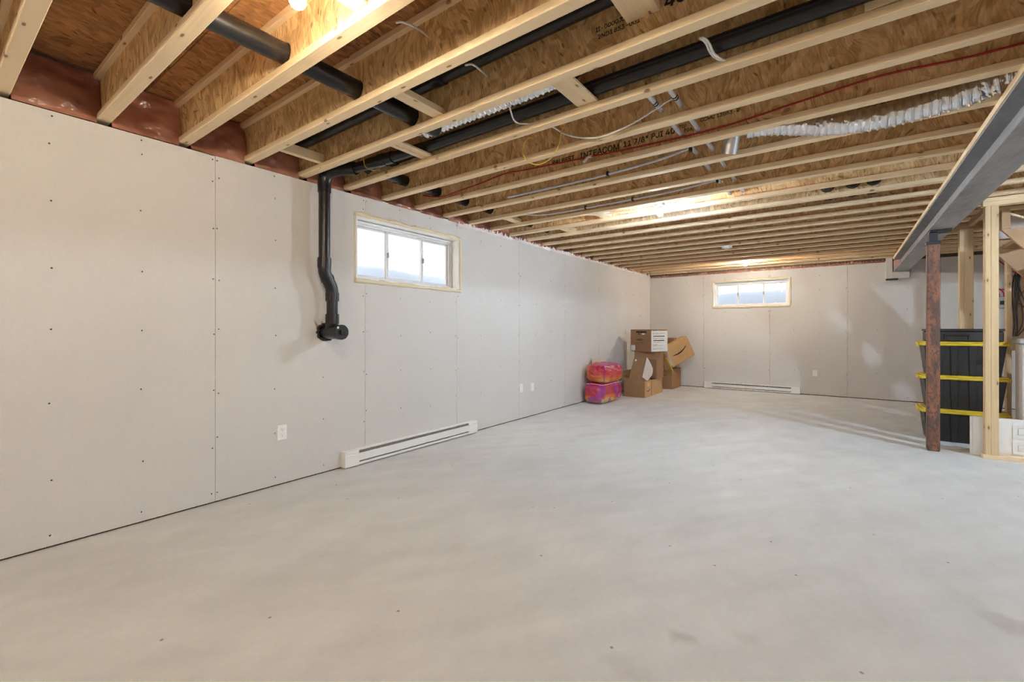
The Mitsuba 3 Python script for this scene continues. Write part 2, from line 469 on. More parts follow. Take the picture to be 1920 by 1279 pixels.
# unseen glazed patio door, out of view, daylight for the floor at right
dk = struct('door_1', label='unseen white glazed patio door in the right wall, letting in cool daylight')
fr = sbox(UNSEEN_DOOR[0], UNSEEN_DOOR[2], UNSEEN_DOOR[1], UNSEEN_DOOR[3])
hs = [sbox(UNSEEN_DOOR[0] + .06 + k * 1.32, UNSEEN_DOOR[2] + .08, UNSEEN_DOOR[0] + .06 + k * 1.32 + 1.24, UNSEEN_DOOR[3] - .08) for k in (0, 1)]
part(dk, 'frame', plate(fr.difference(unary_union(hs)), .1, (XR + .04, 0, 0), (0, 1, 0), (0, 0, 1)), 'm_pvc')
for h in hs:
    y0, z0, y1, z1 = h.bounds
    part(dk, 'pane', trimesh.Trimesh([[XR + .09, y0, z0], [XR + .09, y1, z0], [XR + .09, y1, z1], [XR + .09, y0, z1]], [[0, 1, 2], [0, 2, 3]], process=False), 'm_glass')


# the snow bank outside each small window
def snowbank(name, M, u0, u1, zt, d, label, slope=0.0, seed=1):
    nu, nd = 40, 14
    v, f = [], []
    for i in range(nu + 1):
        for j in range(nd + 1):
            u = u0 + (u1 - u0) * i / nu
            q = j / nd
            z = zt - .75 + .75 * math.sin(min(1, q * 1.6) * math.pi / 2) + slope * (u - (u0 + u1) / 2) * q
            v.append((u, d + 3.0 * q, z))
    v = np.array(v)
    v[:, 2] += .13 * (meshkit.fbm(v * .9, 3, seed) - .5)
    for i in range(nu):
        for j in range(nd):
            a = i * (nd + 1) + j
            f += [(a, a + nd + 1, a + nd + 2), (a, a + nd + 2, a + 1)]
    return single(name, tf(trimesh.Trimesh(v, f, process=False), M), 'm_snow', label, 'snow bank', smooth=True)


snowbank('snow_bank', M1, -2, 11.5, 2.44, 2.2, 'bluish snow bank seen through the left wall window', 0, 3)
snowbank('snow_bank', M2, -1.4, 10, 2.40, 2.2, 'bluish snow bank seen through the far wall window', .08, 5)

# ------------------------------------------------------------------ floor joists
K0, K1, PITCH, Y0, FW = -3, 23, .4064, .678, .064
joistY = lambda k: min(Y0 + PITCH * k, YF - FW - .004)
webY = lambda k: joistY(k) + FW / 2
XL, XE = -.17, 8.15
holes = {k: [] for k in range(K0, K1 + 1)}
for k in range(K0, 4):
    holes[k].append((1.329, 2.560, .056))
for k in range(4, 13):
    holes[k].append((.302, 2.575, .050))
for k in range(4, 11):
    holes[k] += [(2.642, 2.54, .018), (2.757, 2.54, .018)]
for x in (3.41, 3.60, 3.75):
    holes[11].append((x, 2.565, .058))
fl_low = mikit.ply(bb(XL, XE, 0, FW, ZC, ZC + .038, .003), 'm_lumber_x')
fl_top = mikit.ply(bb(XL, XE, 0, FW, ZSUB - .038, ZSUB - .0005, .003), 'm_lumber_x')
feat = {-1: 'cut off by the top left photo corner', 0: 'in front of the nearest bare bulb', 1: 'just behind the nearest bare bulb',
        3: 'with small black lettering beside a plank', 4: 'behind the long drain pipe', 6: 'with big black lettering and a red cable',
        11: 'with three black duct stubs through it', 16: 'carrying the white smoke alarm', 23: 'hard against the far wall'}
for k in range(K0, K1 + 1):
    o = ORD[K1 - k + 1]
    j = thing('floor_joist', (f'wooden floor joist {feat[k]}, {o} from the far wall' if k in feat else f'pale wooden floor joist with OSB web, {o} from the far wall'),
              'floor joist', 'floor joists across the ceiling')
    pg = sbox(XL, ZC + .030, XE, ZSUB - .030)
    for x, z, r in holes[k]:
        pg = pg.difference(Point(x, z).buffer(r, 12))
    part(j, 'web', plate(pg, .011, (0, webY(k) + .0055, 0), (1, 0, 0), (0, 0, 1)), 'm_osb_web')
    tr = T().translate([0, joistY(k), 0])
    part(j, 'bottom_flange', fl_low, None, to=tr)
    part(j, 'top_flange', fl_top, None, to=tr)
    face = webY(k) - .0062
    words = {6: [('PALBEST', .034, 1.62, 2.553), ('INTEACOM', .043, 1.875, 2.546), ('11 7/8"', .038, 2.225, 2.552), ('PJI 40', .038, 2.435, 2.558),
                 ('270/', .022, 2.605, 2.580), ('IL 706', .022, 2.62, 2.548), ('CCMC 13053-R', .022, 2.765, 2.590)],
             3: [('II-00007', .020, 2.60, 2.598), ('CCMC', .020, 2.725, 2.598), ('2ND1', .020, 2.61, 2.562), ('853-001', .020, 2.69, 2.562), ('40 12', .055, 2.915, 2.575)], 7: [('853-021', .020, 2.78, 2.620)]}
    for s_, h_, x_, z_ in words.get(k, []):
        part(j, 'lettering', text_on(s_, h_, (x_, face, z_), bold=True), 'm_ink', label='black printed lettering')
    if k == 6:
        part(j, 'underline', bb(1.91, 2.18, face - .0004, face + .0002, 2.538, 2.542, 0), 'm_ink', label='black printed line')

# ------------------------------------------------------------------ insulation between the joist ends
bay_words = {-2: None, -1: 'at the top left corner of the photo'}
for k in range(-1, K1):
    ya, yb = joistY(k) + FW + .002, joistY(k + 1) - .002
    nu, nv = 16, 14
    v, f = [], []
    for i in range(nu + 1):
        for jv in range(nv + 1):
            q = jv / nv
            z = ZD + .003 + (ZSUB - ZD - .016) * q
            wide = .024 if .040 < z - ZC < .260 else 0
            y = (ya - wide) + (yb - ya + 2 * wide) * i / nu
            e = math.sin(math.pi * i / nu) ** .5
            bulge = (meshkit.fbm(np.array([y * 7, z * 8, k * 3.1]), 3, 5) - .45) * .12 * e * math.sin(math.pi * min(1, q * 1.05 + .02))
            v.append((.002 - .085 * q ** .8 + bulge + .03 * math.sin(math.pi * q) * e, y, z))
    for i in range(nu):
        for jv in range(nv):
            a = i * (nv + 1) + jv
            f += [(a, a + nv + 1, a + nv + 2), (a, a + nv + 2, a + 1)]
    single('insulation_batt', trimesh.Trimesh(v, f, process=False), 'm_insul',
           f'coppery plastic-covered insulation between joists above the left wall, {ORD[K1 - k]} bay from the far wall', 'insulation', True, 'insulation in the joist bays over the left wall')


def fringe(name, M, u0, u1, z, amp, m, label, seed, step=.016):
    r = np.random.default_rng(seed)
    n = int((u1 - u0) / step)
    v, f = [], []
    for i in range(n + 1):
        u = u0 + (u1 - u0) * i / n
        h = amp * (.25 + r.random() ** 2 * 1.2)
        w = r.uniform(-.006, .004)
        v += [(u, -.001, z - .02), (u + r.uniform(-.004, .004), -.003 + w, z + h * .5), (u + r.uniform(-.006, .006), -.002 + 2 * w, z + h)]
    for i in range(n):
        for q in (0, 1):
            a = 3 * i + q
            f += [(a, a + 3, a + 4), (a, a + 4, a + 1)]
    return single(name, tf(trimesh.Trimesh(v, f, process=False), M), m, label, 'plastic sheet')


fringe('vapor_barrier', M1, 3.75, YF - .02, ZD - .004, .040, 'm_plastic_film', 'torn pinkish plastic edge sticking up along the top of the left wall', 4)
fringe('vapor_barrier', M2, .02, 4.1, 2.400, .030, 'm_insul', 'torn reddish plastic edge along the top of the far wall', 5)

# ------------------------------------------------------------------ steel beam, column
bt, bz0, bx0, bx1 = ZC - .038, 2.203, 4.212, 4.400
bc = (bx0 + bx1) / 2
bm = thing('steel_beam', 'long grey steel I-beam under the floor joists at right', 'steel beam')
YBM = YF - .06
part(bm, 'bottom_flange', bb(bx0, bx1, YB, YBM, bz0, bz0 + .011, .001), 'm_steel')
part(bm, 'top_flange', bb(bx0, bx1, YB, YBM, bt - .011, bt, .001), 'm_steel')
part(bm, 'web', bb(bc - .0035, bc + .0035, YB, YBM, bz0 + .011, bt - .011, 0), 'm_steel')
single('nailer_plate', bb(bx0 - .006, bx1 + .006, YB, YBM, bt + .0003, ZC - .0003, .002), 'm_lumber_y', 'pale wooden plate lying on top of the steel beam', 'wood plate')
single('beam_block', bb(bx0 + .004, bc - .008, YF - .10, YF - .062, bz0 + .0115, bt - .0115, .004), 'm_pink', 'pinkish filler block inside the far end of the steel beam', 'block')
bp = thing('beam_pocket', 'pale boxed pocket holding the far end of the steel beam', 'beam pocket')
part(bp, 'casing', cat(bb(bx0 - .10, bx0 - .012, YF - .055, YF - .001, 2.09, ZC - .002, .003), bb(bx0 - .012, bx1 + .02, YF - .055, YF - .001, 2.09, bz0 - .001, .003)), 'm_drywall')
part(bp, 'bearing_plate', bb(bx0 - .10, bx0 + .06, YF - .07, YF - .002, 2.065, 2.088, .002), 'm_steel_dark')
cx, cyl = 4.254, 6.150
co = thing('support_column', 'rusty square steel column under the steel beam', 'column')
part(co, 'post', bb(cx - .048, cx + .048, cyl - .048, cyl + .048, 0, 2.085, .008), 'm_rust')
part(co, 'collar', bb(cx - .055, cx + .055, cyl - .055, cyl + .055, 2.065, 2.096, .003), 'm_steel_dark', label='dark collar')
part(co, 'jack_screw', bb(cx - .033, cx + .033, cyl - .033, cyl + .033, 2.09, 2.186, .004), 'm_steel_dark', label='black jack stub')
part(co, 'cap_plate', bb(cx - .03, cx + .13, cyl - .08, cyl + .08, 2.1855, bz0 - .0003, .002), 'm_steel_dark', label='dark cap plate')

# ------------------------------------------------------------------ ceiling lights
AREA = lambda c: {'type': 'area', 'radiance': rgb(*c)}


def bulb(x, y, zb, col, label):
    """Porcelain holder and a bare bulb whose globe is centred at zb."""
    b = thing('bare_bulb_light', label, 'ceiling light', 'bare bulb ceiling lights')
    part(b, 'junction_box', lathe([[0, 0], [.048, 0], [.05, .003], [.05, .04], [0, .04]], (x, y, zb + .0875), sections=8), 'm_white')
    part(b, 'lamp_holder', lathe([[0, 0], [.02, 0], [.024, .004], [.026, .02], [.054, .028], [.058, .034], [.058, .04], [0, .04]], (x, y, zb + .047)), 'm_white', 30, label='white porcelain lamp holder')
    prof = [[0, -.030], [.012, -.0275], [.022, -.0205], [.0285, -.009], [.030, 0], [.0285, .010], [.024, .020], [.018, .030], [.0135, .040], [.013, .05], [0, .05]]
    k = part(b, 'bulb', lathe(prof, (x, y, zb), sections=20), 'm_bulb_warm', True, label='lit bulb')
    scene[k]['emitter'] = AREA(col)
    return b


bulb(1.946, .846, 2.397, BULB_NEAR, 'nearest bare bulb, cut off by the top edge of the photo')
bulb(2.025, 4.58, 2.397, BULB_COOL, 'bare bulb in a white holder at the middle of the ceiling')
bulb(2.10, 9.05, 2.397, BULB_WARM, 'bare bulb near the far wall above the far window')
for bx, by in ((2.025, 4.58), (2.10, 9.05), (1.946, .846)):
    zz = 2.397 + .1277
    single('light_brace', bb(bx - .045, bx + .045, max(webY(math.floor((by - webY(0)) / PITCH)) + .006, by - .4), webY(math.floor((by - webY(0)) / PITCH) + 1) - .006, zz, zz + .03, .002), 'm_lumber_y',
           'short board holding the bare bulb ' + {4.58: 'at the middle of the ceiling', 9.05: 'near the far wall', .846: 'nearest the camera'}[by], 'wood block')
bulb(6.3, 4.58, 2.397, UNSEEN_BULB_SIDE, 'unseen bare bulb beyond the steel beam, lighting the floor at right')  # out of view, placed to cool the light on the right floor
bulb(5.9, .51, 2.397, UNSEEN_BULB_RIGHT, 'unseen bare bulb to the right of the camera, lighting the near floor')  # unseen bulb, set to light the near floor on the right
bulb(2.0, -1.15, 2.397, UNSEEN_BULB_REAR, 'unseen bare bulb behind the camera, warming the left wall')  # unseen bulb, gives the near left wall and floor their warm light
sm = thing('smoke_alarm', 'round white smoke alarm under a joist near the far bulb', 'smoke alarm')
part(sm, 'base', lathe([[0, 0], [.07, 0], [.075, .004], [.075, .013], [0, .013]], (2.145, webY(16), ZC - .0135)), 'm_white', 30)
part(sm, 'cover', lathe([[0, -.028], [.03, -.028], [.055, -.024], [.066, -.012], [.068, 0], [0, 0]], (2.145, webY(16), ZC - .0138)), 'm_white', 30)
part(sm, 'vent_slots', cat([tf(bb(.038, .058, -.002, .002, -.0275, -.020, 0), frame_of((2.145, webY(16), ZC - .0138), (math.cos(t), math.sin(t), 0), (-math.sin(t), math.cos(t), 0), (0, 0, 1))) for t in np.arange(12) * math.pi / 6]), 'm_grey_slot', label='grey vent slots')

# ------------------------------------------------------------------ blocking between joists
LY = 'm_lumber_y'


def block(x0, x1, bay, z0, z1, label, m=LY, flat=True):
    y0, y1 = webY(bay) + .006, webY(bay + 1) - .006
    return single('wood_block', bb(x0, x1, y0, y1, z0, z1, .002), m, label, 'wood block', group='wood blocks between the joists')


block(1.535, 1.620, 2, 2.4905, 2.527, 'flat wood block beside the crossing black drain pipe')
block(.275, .322, 2, 2.4905, 2.557, 'upright wood block near the left wall, left of the vertical drain pipe')
block(.985, 1.030, 3, 2.4905, 2.5045, 'pale narrow wood block crossing the twin drain pipes')
block(1.036, 1.100, 3, 2.4905, 2.5045, 'wood board beside the pale block crossing the twin drain pipes')
block(2.30, 2.425, 3, 2.4905, 2.5045, 'flat plank block in front of the long black drain pipe')
block(2.755, 2.90, 2, 2.575, 2.612, 'plank block at the top edge of the photo beside black lettering')
block(.36, .46, 8, 2.4905, 2.528, 'wood block left of the middle bulb, nearest the left wall')
block(1.30, 1.42, 9, 2.4905, 2.528, 'wood block in the bay left of the middle bulb')
block(.62, .75, 10, 2.4905, 2.528, 'wood block near the left wall behind the middle bulb bay')
sc = thing('lumber_scrap', 'splintered lumber scrap stuck on a joist at the top edge of the photo', 'wood scrap')
part(sc, 'piece', tf(bb(-.07, .07, -.012, .007, 0, .036, .002), frame_of((3.67, 2.316, 2.4935), (.98, .02, .05), (-.02, 1, 0), (-.05, 0, 1))), 'm_lumber_x')
part(sc, 'piece', tf(bb(-.075, .07, -.012, .005, 0, .025, .002), frame_of((3.67, 2.316, 2.5315), (.98, .02, .06), (-.02, 1, 0), (-.05, 0, 1))), 'm_lumber_x')

# ------------------------------------------------------------------ black drain pipes
ABS, DP = 'm_abs', 'drain pipe'
single('drain_pipe', tube([(1.329, YB, 2.560), (1.329, 1.99, 2.560), (1.329, 2.13, 2.556)], .050, 24), ABS, 'thick black drain pipe crossing the nearest joists at the top left', DP, 40)
pb = thing('drain_pipe', 'slim black drain pipe running along the bay behind the nearest bulb', DP)
part(pb, 'pipe', tube([(.10, 1.842, 2.648), (4.1, 1.820, 2.662)], .036, 20), ABS, 40)
part(pb, 'coupling', tube([(1.62, 1.8336, 2.6533), (1.70, 1.8332, 2.6536)], .041, 20), ABS, 40)
st = thing('drain_stack', 'black drain stack running down the left wall beside the window', DP)
sx, ya_, yb_ = .105, 2.052, 2.122
part(st, 'riser', tube([(sx, ya_, 1.76), (sx, ya_, 2.40)], .0445, 28), ABS, 40)
part(st, 'top_elbow', tube(smooth_path([(sx, ya_, 2.34), (sx, ya_ + .002, 2.43), (sx + .03, ya_ + .02, 2.50), (sx + .11, ya_ + .10, 2.535), (sx + .2, 2.205, 2.536)], 6), .052, 28), ABS, 40)
part(st, 'collar', tube([(sx, ya_, 1.72), (sx, ya_, 1.80)], .054, 28), ABS, 40)
part(st, 'offset_elbow', tube(smooth_path([(sx, ya_, 1.765), (sx, ya_ + .002, 1.69), (sx, ya_ + .021, 1.64), (sx, ya_ + .049, 1.59), (sx, yb_ - .003, 1.54), (sx, yb_, 1.46)], 6), .050, 28), ABS, 40)
part(st, 'collar', tube([(sx, ya_ + .020, 1.645), (sx, ya_ + .034, 1.618)], .0545, 28), ABS, 40)
part(st, 'collar', tube([(sx, yb_, 1.45), (sx, yb_, 1.52)], .054, 28), ABS, 40)
part(st, 'lower_pipe', tube([(sx, yb_, 1.315), (sx, yb_, 1.46)], .0445, 28), ABS, 40)
part(st, 'collar', tube([(sx, yb_, 1.26), (sx, yb_, 1.34)], .054, 28), ABS, 40)
part(st, 'wye_branch', tube(smooth_path([(sx, yb_, 1.315), (sx - .005, yb_, 1.26), (sx - .03, yb_, 1.215), (sx - .07, yb_, 1.193)], 5), .050, 28), ABS, 40)
co2 = part(st, 'cleanout_body', tube([(-.010, yb_, 1.191), (.225, yb_, 1.191)], .056, 32), ABS, 40)
part(co2, 'cap', cat(tube([(.205, yb_, 1.191), (.245, yb_, 1.191)], .061, 32), bb(.244, .266, yb_ - .019, yb_ + .019, 1.172, 1.210, .003)), 'm_abs_dull', 40)
part(co2, 'sticker', bb(.2452, .2462, yb_ - .043, yb_ - .027, 1.220, 1.237, 0), 'm_paper', label='small white sticker')
r7 = np.random.default_rng(12)
rag = []
for i in range(26):
    a = i / 26 * 2 * math.pi
    rr = .062 + r7.uniform(0, .012)
    c = np.array([.006, yb_ + rr * math.cos(a), 1.191 + rr * math.sin(a)])
    rag.append(tf(trimesh.creation.icosphere(1, .013 * r7.uniform(.6, 1.2)), frame_of(c, (1, 0, 0), (0, 1, .2), (0, 0, 1))))
part(st, 'wall_seal', cat(rag), 'm_abs_dull', True, label='ragged black sealant ring')
tp = thing('torn_paper', 'torn drywall paper flaps beside the pipe hole in the left wall', 'paper scrap')
for (a, b, c) in (((.002, 2.052, 1.215), (.012, 2.017, 1.287), (.004, 2.064, 1.23)), ((.002, 2.055, 1.215), (.016, 2.085, 1.290), (.004, 2.085, 1.24))):
    t3 = trimesh.convex.convex_hull(np.array([a, b, c, np.array(a) + (.002, 0, 0), np.array(b) + (.001, .002, 0), np.array(c) + (.002, 0, 0)]))
    part(tp, 'flap', t3, 'm_stain')
pc = thing('drain_pipe', 'long black drain pipe in the bay beneath a foil duct', DP)
part(pc, 'pipe', tube([(.25, 2.195, 2.536), (.6, 2.235, 2.541), (1.2, 2.274, 2.546), (4.15, 2.268, 2.552)], .040, 28), ABS, 40)
part(pc, 'wye', tube(smooth_path([(.74, 2.244, 2.542), (.57, 2.232, 2.541), (.42, 2.245, 2.552), (.34, 2.29, 2.566), (.302, 2.345, 2.575)], 6), .046, 24), ABS, 40)
part(pc, 'collar', tube([(.58, 2.233, 2.5407), (.66, 2.239, 2.5416)], .050, 28), ABS, 40)
part(pc, 'collar', tube([(.24, 2.194, 2.536), (.31, 2.202, 2.537)], .050, 28), ABS, 40)
pd = thing('drain_pipe', 'slim black pipe beside the long drain pipe near its wye', DP)
part(pd, 'pipe', tube([(.64, 2.318, 2.548), (1.15, 2.335, 2.560)], .026, 20), ABS, 40)
part(pd, 'collar', tube([(.62, 2.3173, 2.5475), (.70, 2.320, 2.5494)], .033, 20), ABS, 40)
part(pd, 'strap', tube([(.50, 2.145, 2.565), (.51, 2.150, 2.50), (.52, 2.18, 2.478), (.53, 2.24, 2.480)], .003, 6, smooth=5), 'm_yellow_wire', True, label='thin plumber strap')
pe = thing('drain_pipe', 'black drain pipe crossing the joists along the top of the left wall', DP)
part(pe, 'pipe', tube([(.302, 2.335, 2.575), (.302, 6.0, 2.575)], .045, 24), ABS, 40)
for yy in (2.63, 3.04):
    part(pe, 'collar', tube([(.302, yy, 2.575), (.302, yy + .08, 2.575)], .0485, 24), ABS, 40)
for i, x in enumerate((3.41, 3.60, 3.75)):
    single('duct_stub', tube([(x, webY(11) - .10 + .03 * i, 2.565), (x, webY(12) - .06, 2.565)], .055, 20), 'm_abs_dull',
           f'black duct stub through the joist web right of the middle bulb, {ORD[i + 1]} from left', 'duct', 40, 'black duct stubs through a joist web')


# ------------------------------------------------------------------ foil ducts
def foil(pts, r, per=.038, seed=0, sides=36):
    """A wire-ribbed foil hose: sharp wire ridges with crinkled foil sagging between them; r may vary along the path."""
    p = smooth_path(pts, 60)
    s = np.concatenate([[0], np.cumsum(np.linalg.norm(np.diff(p, axis=0), axis=1))])
    n = int(s[-1] / (per / 8))
    q = np.linspace(0, s[-1], n)
    pp = np.stack([np.interp(q, s, p[:, i]) for i in range(3)], 1)
    rr = np.interp(q, np.linspace(0, s[-1], len(np.atleast_1d(r))), np.atleast_1d(r)) if np.ndim(r) else np.full(n, r)
    saw = np.abs(((q / per) % 1) - .5) * 2
    m = tube(pp, rr * (.88 + .15 * saw ** 5), sides)
    v = np.array(m.vertices)
    k = len(pp) * sides
    mid = np.repeat(1 - saw, sides)
    d = v[:k] - np.repeat(pp, sides, 0)
    crk = np.abs(meshkit.noise(v[:k] * [40, 75, 75], seed) - .5) * 2
    v[:k] += d * ((.16 * (crk - .35)) * (.25 + .75 * mid))[:, None]
    m.vertices = v
    return m


fd = thing('flexible_duct', 'shiny foil flexible duct sagging below the joists left of the steel beam', 'duct')
part(fd, 'hose', foil([(3.015, 3.30, 2.525), (3.2, 3.36, 2.525), (3.45, 3.47, 2.505), (3.72, 3.505, 2.495), (4.05, 3.485, 2.515), (4.30, 3.45, 2.555), (4.9, 3.42, 2.60)], [.055, .066, .078, .082, .082, .08, .08], seed=2), 'm_foil', 25)
part(fd, 'crumpled_end', foil([(2.945, 3.298, 2.540), (2.99, 3.30, 2.535), (3.05, 3.31, 2.53)], .042, .02, 5), 'm_foil', 25)
cl = part(fd, 'collar', ring_pipe(np.array([2.905, 3.345, 2.408]), np.array([2.945, 3.30, 2.553]), .050, .0015, 32), 'm_galv', 40, label='galvanised open end collar')
part(cl, 'seam', ring_pipe(np.array([2.9150, 3.3337, 2.4442]), np.array([2.9170, 3.3315, 2.4515]), .0525, .003, 32), 'm_galv', 40)
part(cl, 'damper', lathe([[0, 0], [.048, 0], [.048, .002], [0, .002]], (2.920, 3.328, 2.464), (.255, -.287, .923)), 'm_galv', 40)
f2 = thing('flexible_duct', 'foil flexible duct above the long black drain pipe', 'duct')
part(f2, 'hose', foil([(1.20, 2.165, 2.603), (1.6, 2.152, 2.596), (2.2, 2.148, 2.596), (2.7, 2.13, 2.650), (4.0, 2.12, 2.675)], .056, .04, 8), 'm_foil', 25)
part(f2, 'elbow', tube(smooth_path([(1.24, 2.163, 2.603), (1.16, 2.172, 2.610), (1.12, 2.19, 2.638), (1.112, 2.195, 2.69)], 5), .048, 24), 'm_galv', 40)
f3 = thing('flexible_duct', 'foil flexible duct deep between joists behind the steel beam', 'duct')
part(f3, 'hose', foil([(3.35, 4.60, 2.64), (3.7, 4.60, 2.635), (4.2, 4.585, 2.615), (4.8, 4.58, 2.60), (5.6, 4.58, 2.62)], .075, seed=9), 'm_foil', 25)

# ------------------------------------------------------------------ water pipes
PXG = 'white water pipes crossing the joists'
for i, x in enumerate((2.642, 2.757)):
    px = thing('water_pipe', f'white plastic water pipe crossing the joists near the printed joist, the {("left", "right")[i]} of the pair', 'water pipe', PXG)
    part(px, 'pipe', tube([(x, webY(4) + .008, 2.54), (x, 4.95, 2.54), (x, 5.1, 2.53)], .0145, 12), 'm_pex', 40)
    for yy in (2.60, 2.625):
        part(px, 'band', tube([(x, yy, 2.54), (x, yy + .012, 2.54)], .0160, 12), 'm_black', 40, label='thin black band')


def branch(pts, clips, label):
    b = thing('water_pipe', label, 'water pipe')
    part(b, 'pipe', tube(pts, .011, 10, smooth=6), 'm_pex', 40)
    for c in clips:
        part(b, 'clip', bb(c[0] - .010, c[0] + .010, c[1] - .016, c[1] + .016, c[2] - .016, c[2] + .022, .004), 'm_black', label='black pipe clip')
    return b


branch([(2.63, 3.385, 2.527), (2.408, 3.425, 2.511), (1.951, 3.487, 2.508), (1.5, 3.497, 2.504), (.9, 3.499, 2.504)], [(2.642, 3.385, 2.518), (1.951, 3.487, 2.508)], 'white water pipe branching left along the joist behind the lettering')
branch([(2.63, 4.24, 2.527), (2.25, 4.27, 2.507), (1.79, 4.294, 2.506), (1.33, 4.298, 2.506), (.85, 4.285, 2.508), (.60, 4.245, 2.54), (.52, 4.19, 2.58)], [(2.64, 4.24, 2.518), (1.85, 4.294, 2.506), (1.33, 4.298, 2.506)], 'white water pipe branching left along the joist before the middle bulb')

# ------------------------------------------------------------------ cables
CB = 'cable'


def cable(pts, r, m, label, n=1, off=.006):
    p = np.asarray(pts, float)
    if n == 1:
        return single('electrical_cable', tube(p, r, 8, smooth=8), m, label, CB, True)
    c = thing('electrical_cable', label, CB)
    for i in range(n):
        part(c, 'strand', tube(p + np.array([off * i, 0, -off * .3 * i]), r, 8, smooth=8), m, True)
    return c


W = 'm_cable'
cable([(2.018, 1.233, 2.502), (2.004, 1.273, 2.532), (1.955, 1.389, 2.593), (1.916, 1.505, 2.628), (1.881, 1.58, 2.648)], .005, W, 'short white cable across the second joist bay from the nearest bulb')
cable([(2.047, 1.632, 2.502), (2.027, 1.706, 2.547), (1.968, 1.85, 2.598), (1.92, 1.984, 2.629)], .005, W, 'short white cable across the bay of the slim drain pipe')
cable([(3.025, 2.069, 2.486), (3.041, 2.108, 2.481), (3.046, 2.197, 2.471), (3.067, 2.296, 2.483), (3.107, 2.376, 2.51), (3.127, 2.43, 2.532)], .0055, W, 'doubled white cable hanging across the long black drain pipe', 2, .012)
cable([(2.019, 2.029, 2.486), (1.99, 2.077, 2.471), (1.941, 2.193, 2.464), (1.952, 2.291, 2.486), (1.992, 2.385, 2.522)], .005, W, 'thin white cable across the foil duct and drain pipe')
cable([(1.947, 2.408, 2.562), (1.968, 2.586, 2.567), (2.031, 2.637, 2.524), (2.148, 2.642, 2.471), (2.296, 2.648, 2.443), (2.472, 2.655, 2.471), (2.628, 2.661, 2.522), (2.691, 2.663, 2.547), (2.756, 2.666, 2.562)], .0062, W, 'white cable drooping in a long curve between two joists')
cable([(1.755, 2.734, 2.583), (1.735, 2.626, 2.567), (1.691, 2.624, 2.478), (1.736, 2.636, 2.403), (1.823, 2.639, 2.365), (1.929, 2.633, 2.39), (1.983, 2.635, 2.467), (2.004, 2.626, 2.532), (2.024, 2.627, 2.567)], .0035, 'm_yellow_wire', 'thin yellow wire loop hanging beside the drooping white cable')
cable([(1.935, 3.085, 2.491), (1.962, 3.115, 2.532), (2.001, 3.18, 2.547)], .011, W, 'short white cable end beside the printed lettering')
cable([(5.3, 3.130, 2.58), (4.215, 3.130, 2.558), (3.999, 3.130, 2.560), (3.69, 3.130, 2.578), (3.327, 3.130, 2.551), (2.891, 3.130, 2.516), (2.361, 3.130, 2.522), (1.751, 3.130, 2.548), (1.364, 3.128, 2.565), (1.137, 3.125, 2.575), (.86, 3.118, 2.543), (.663, 3.105, 2.523), (.418, 3.105, 2.503), (.26, 3.11, 2.53), (.12, 3.12, 2.57)],
      .0058, 'm_red', 'long red cable stapled along the web of the printed joist')
cable([(1.071, 4.512, 2.552), (1.17, 4.476, 2.502), (1.349, 4.503, 2.473), (1.609, 4.553, 2.471), (1.808, 4.58, 2.477), (1.977, 4.592, 2.483)], .0065, W, 'doubled white cable running into the middle bulb from the left', 2, .02)
cable([(2.097, 4.596, 2.486), (2.246, 4.617, 2.493), (2.405, 4.604, 2.502), (2.555, 4.58, 2.514), (2.684, 4.566, 2.529)], .0065, W, 'white cable running from the middle bulb to the water pipes')

# ------------------------------------------------------------------ heaters, outlets


def heater(M, u0, u1, label, h=.135):
    k = thing('baseboard_heater', label, 'heater')
    P = lambda nm, m, mt, **q: part(k, nm, tf(m, M), mt, **q)
    z0, z1 = .010, .010 + h
    d = .066
    P('back_shell', bb(u0 + .004, u1 - .004, -.040, -.0005, z0 + .004, z1 - .002, .001), 'm_grey_slot', label='dark grey interior')
    P('front_cover', bb(u0 + .01, u1 - .01, -d, -.050, z0 + .036, z1 - .032, .003), 'm_enamel')
    P('top_hood', bb(u0 + .01, u1 - .01, -.058, -.0005, z1 - .008, z1, .002), 'm_enamel')
    P('bottom_rail', bb(u0 + .01, u1 - .01, -d + .004, -.0005, z0 + .001, z0 + .022, .002), 'm_enamel')
    for a, b in ((u0, u0 + .145), (u1 - .145, u1)):
        c = P('end_cap', cat(bb(a, b, -d - .001, -.0005, z0, z1 - .030, .003), bb(a, b, -.060, -.0005, z1 - .0305, z1 + .0005, .003)), 'm_enamel')
        lo = a if a == u0 else b - .004
        part(c, 'side_cover', tf(bb(lo - .001, lo + .005, -d - .004, -.0003, z0 - .001, z1 + .002, .002), M), 'm_enamel')
    n = int((u1 - u0 - .29) / .011)
    P('grille_fins', cat([bb(u0 + .148 + i * .011, u0 + .1512 + i * .011, -.0565, -.041, z1 - .0315, z1 - .0085, 0) for i in range(n)]), 'm_grey_plastic', kind='stuff', label='fine grey grille bars')
    return k


heater(M1, 2.268, 4.012, 'long white baseboard heater on the left wall below the window')
heater(M2, 1.175, 2.87, 'white baseboard heater on the far wall below the far window', .12)


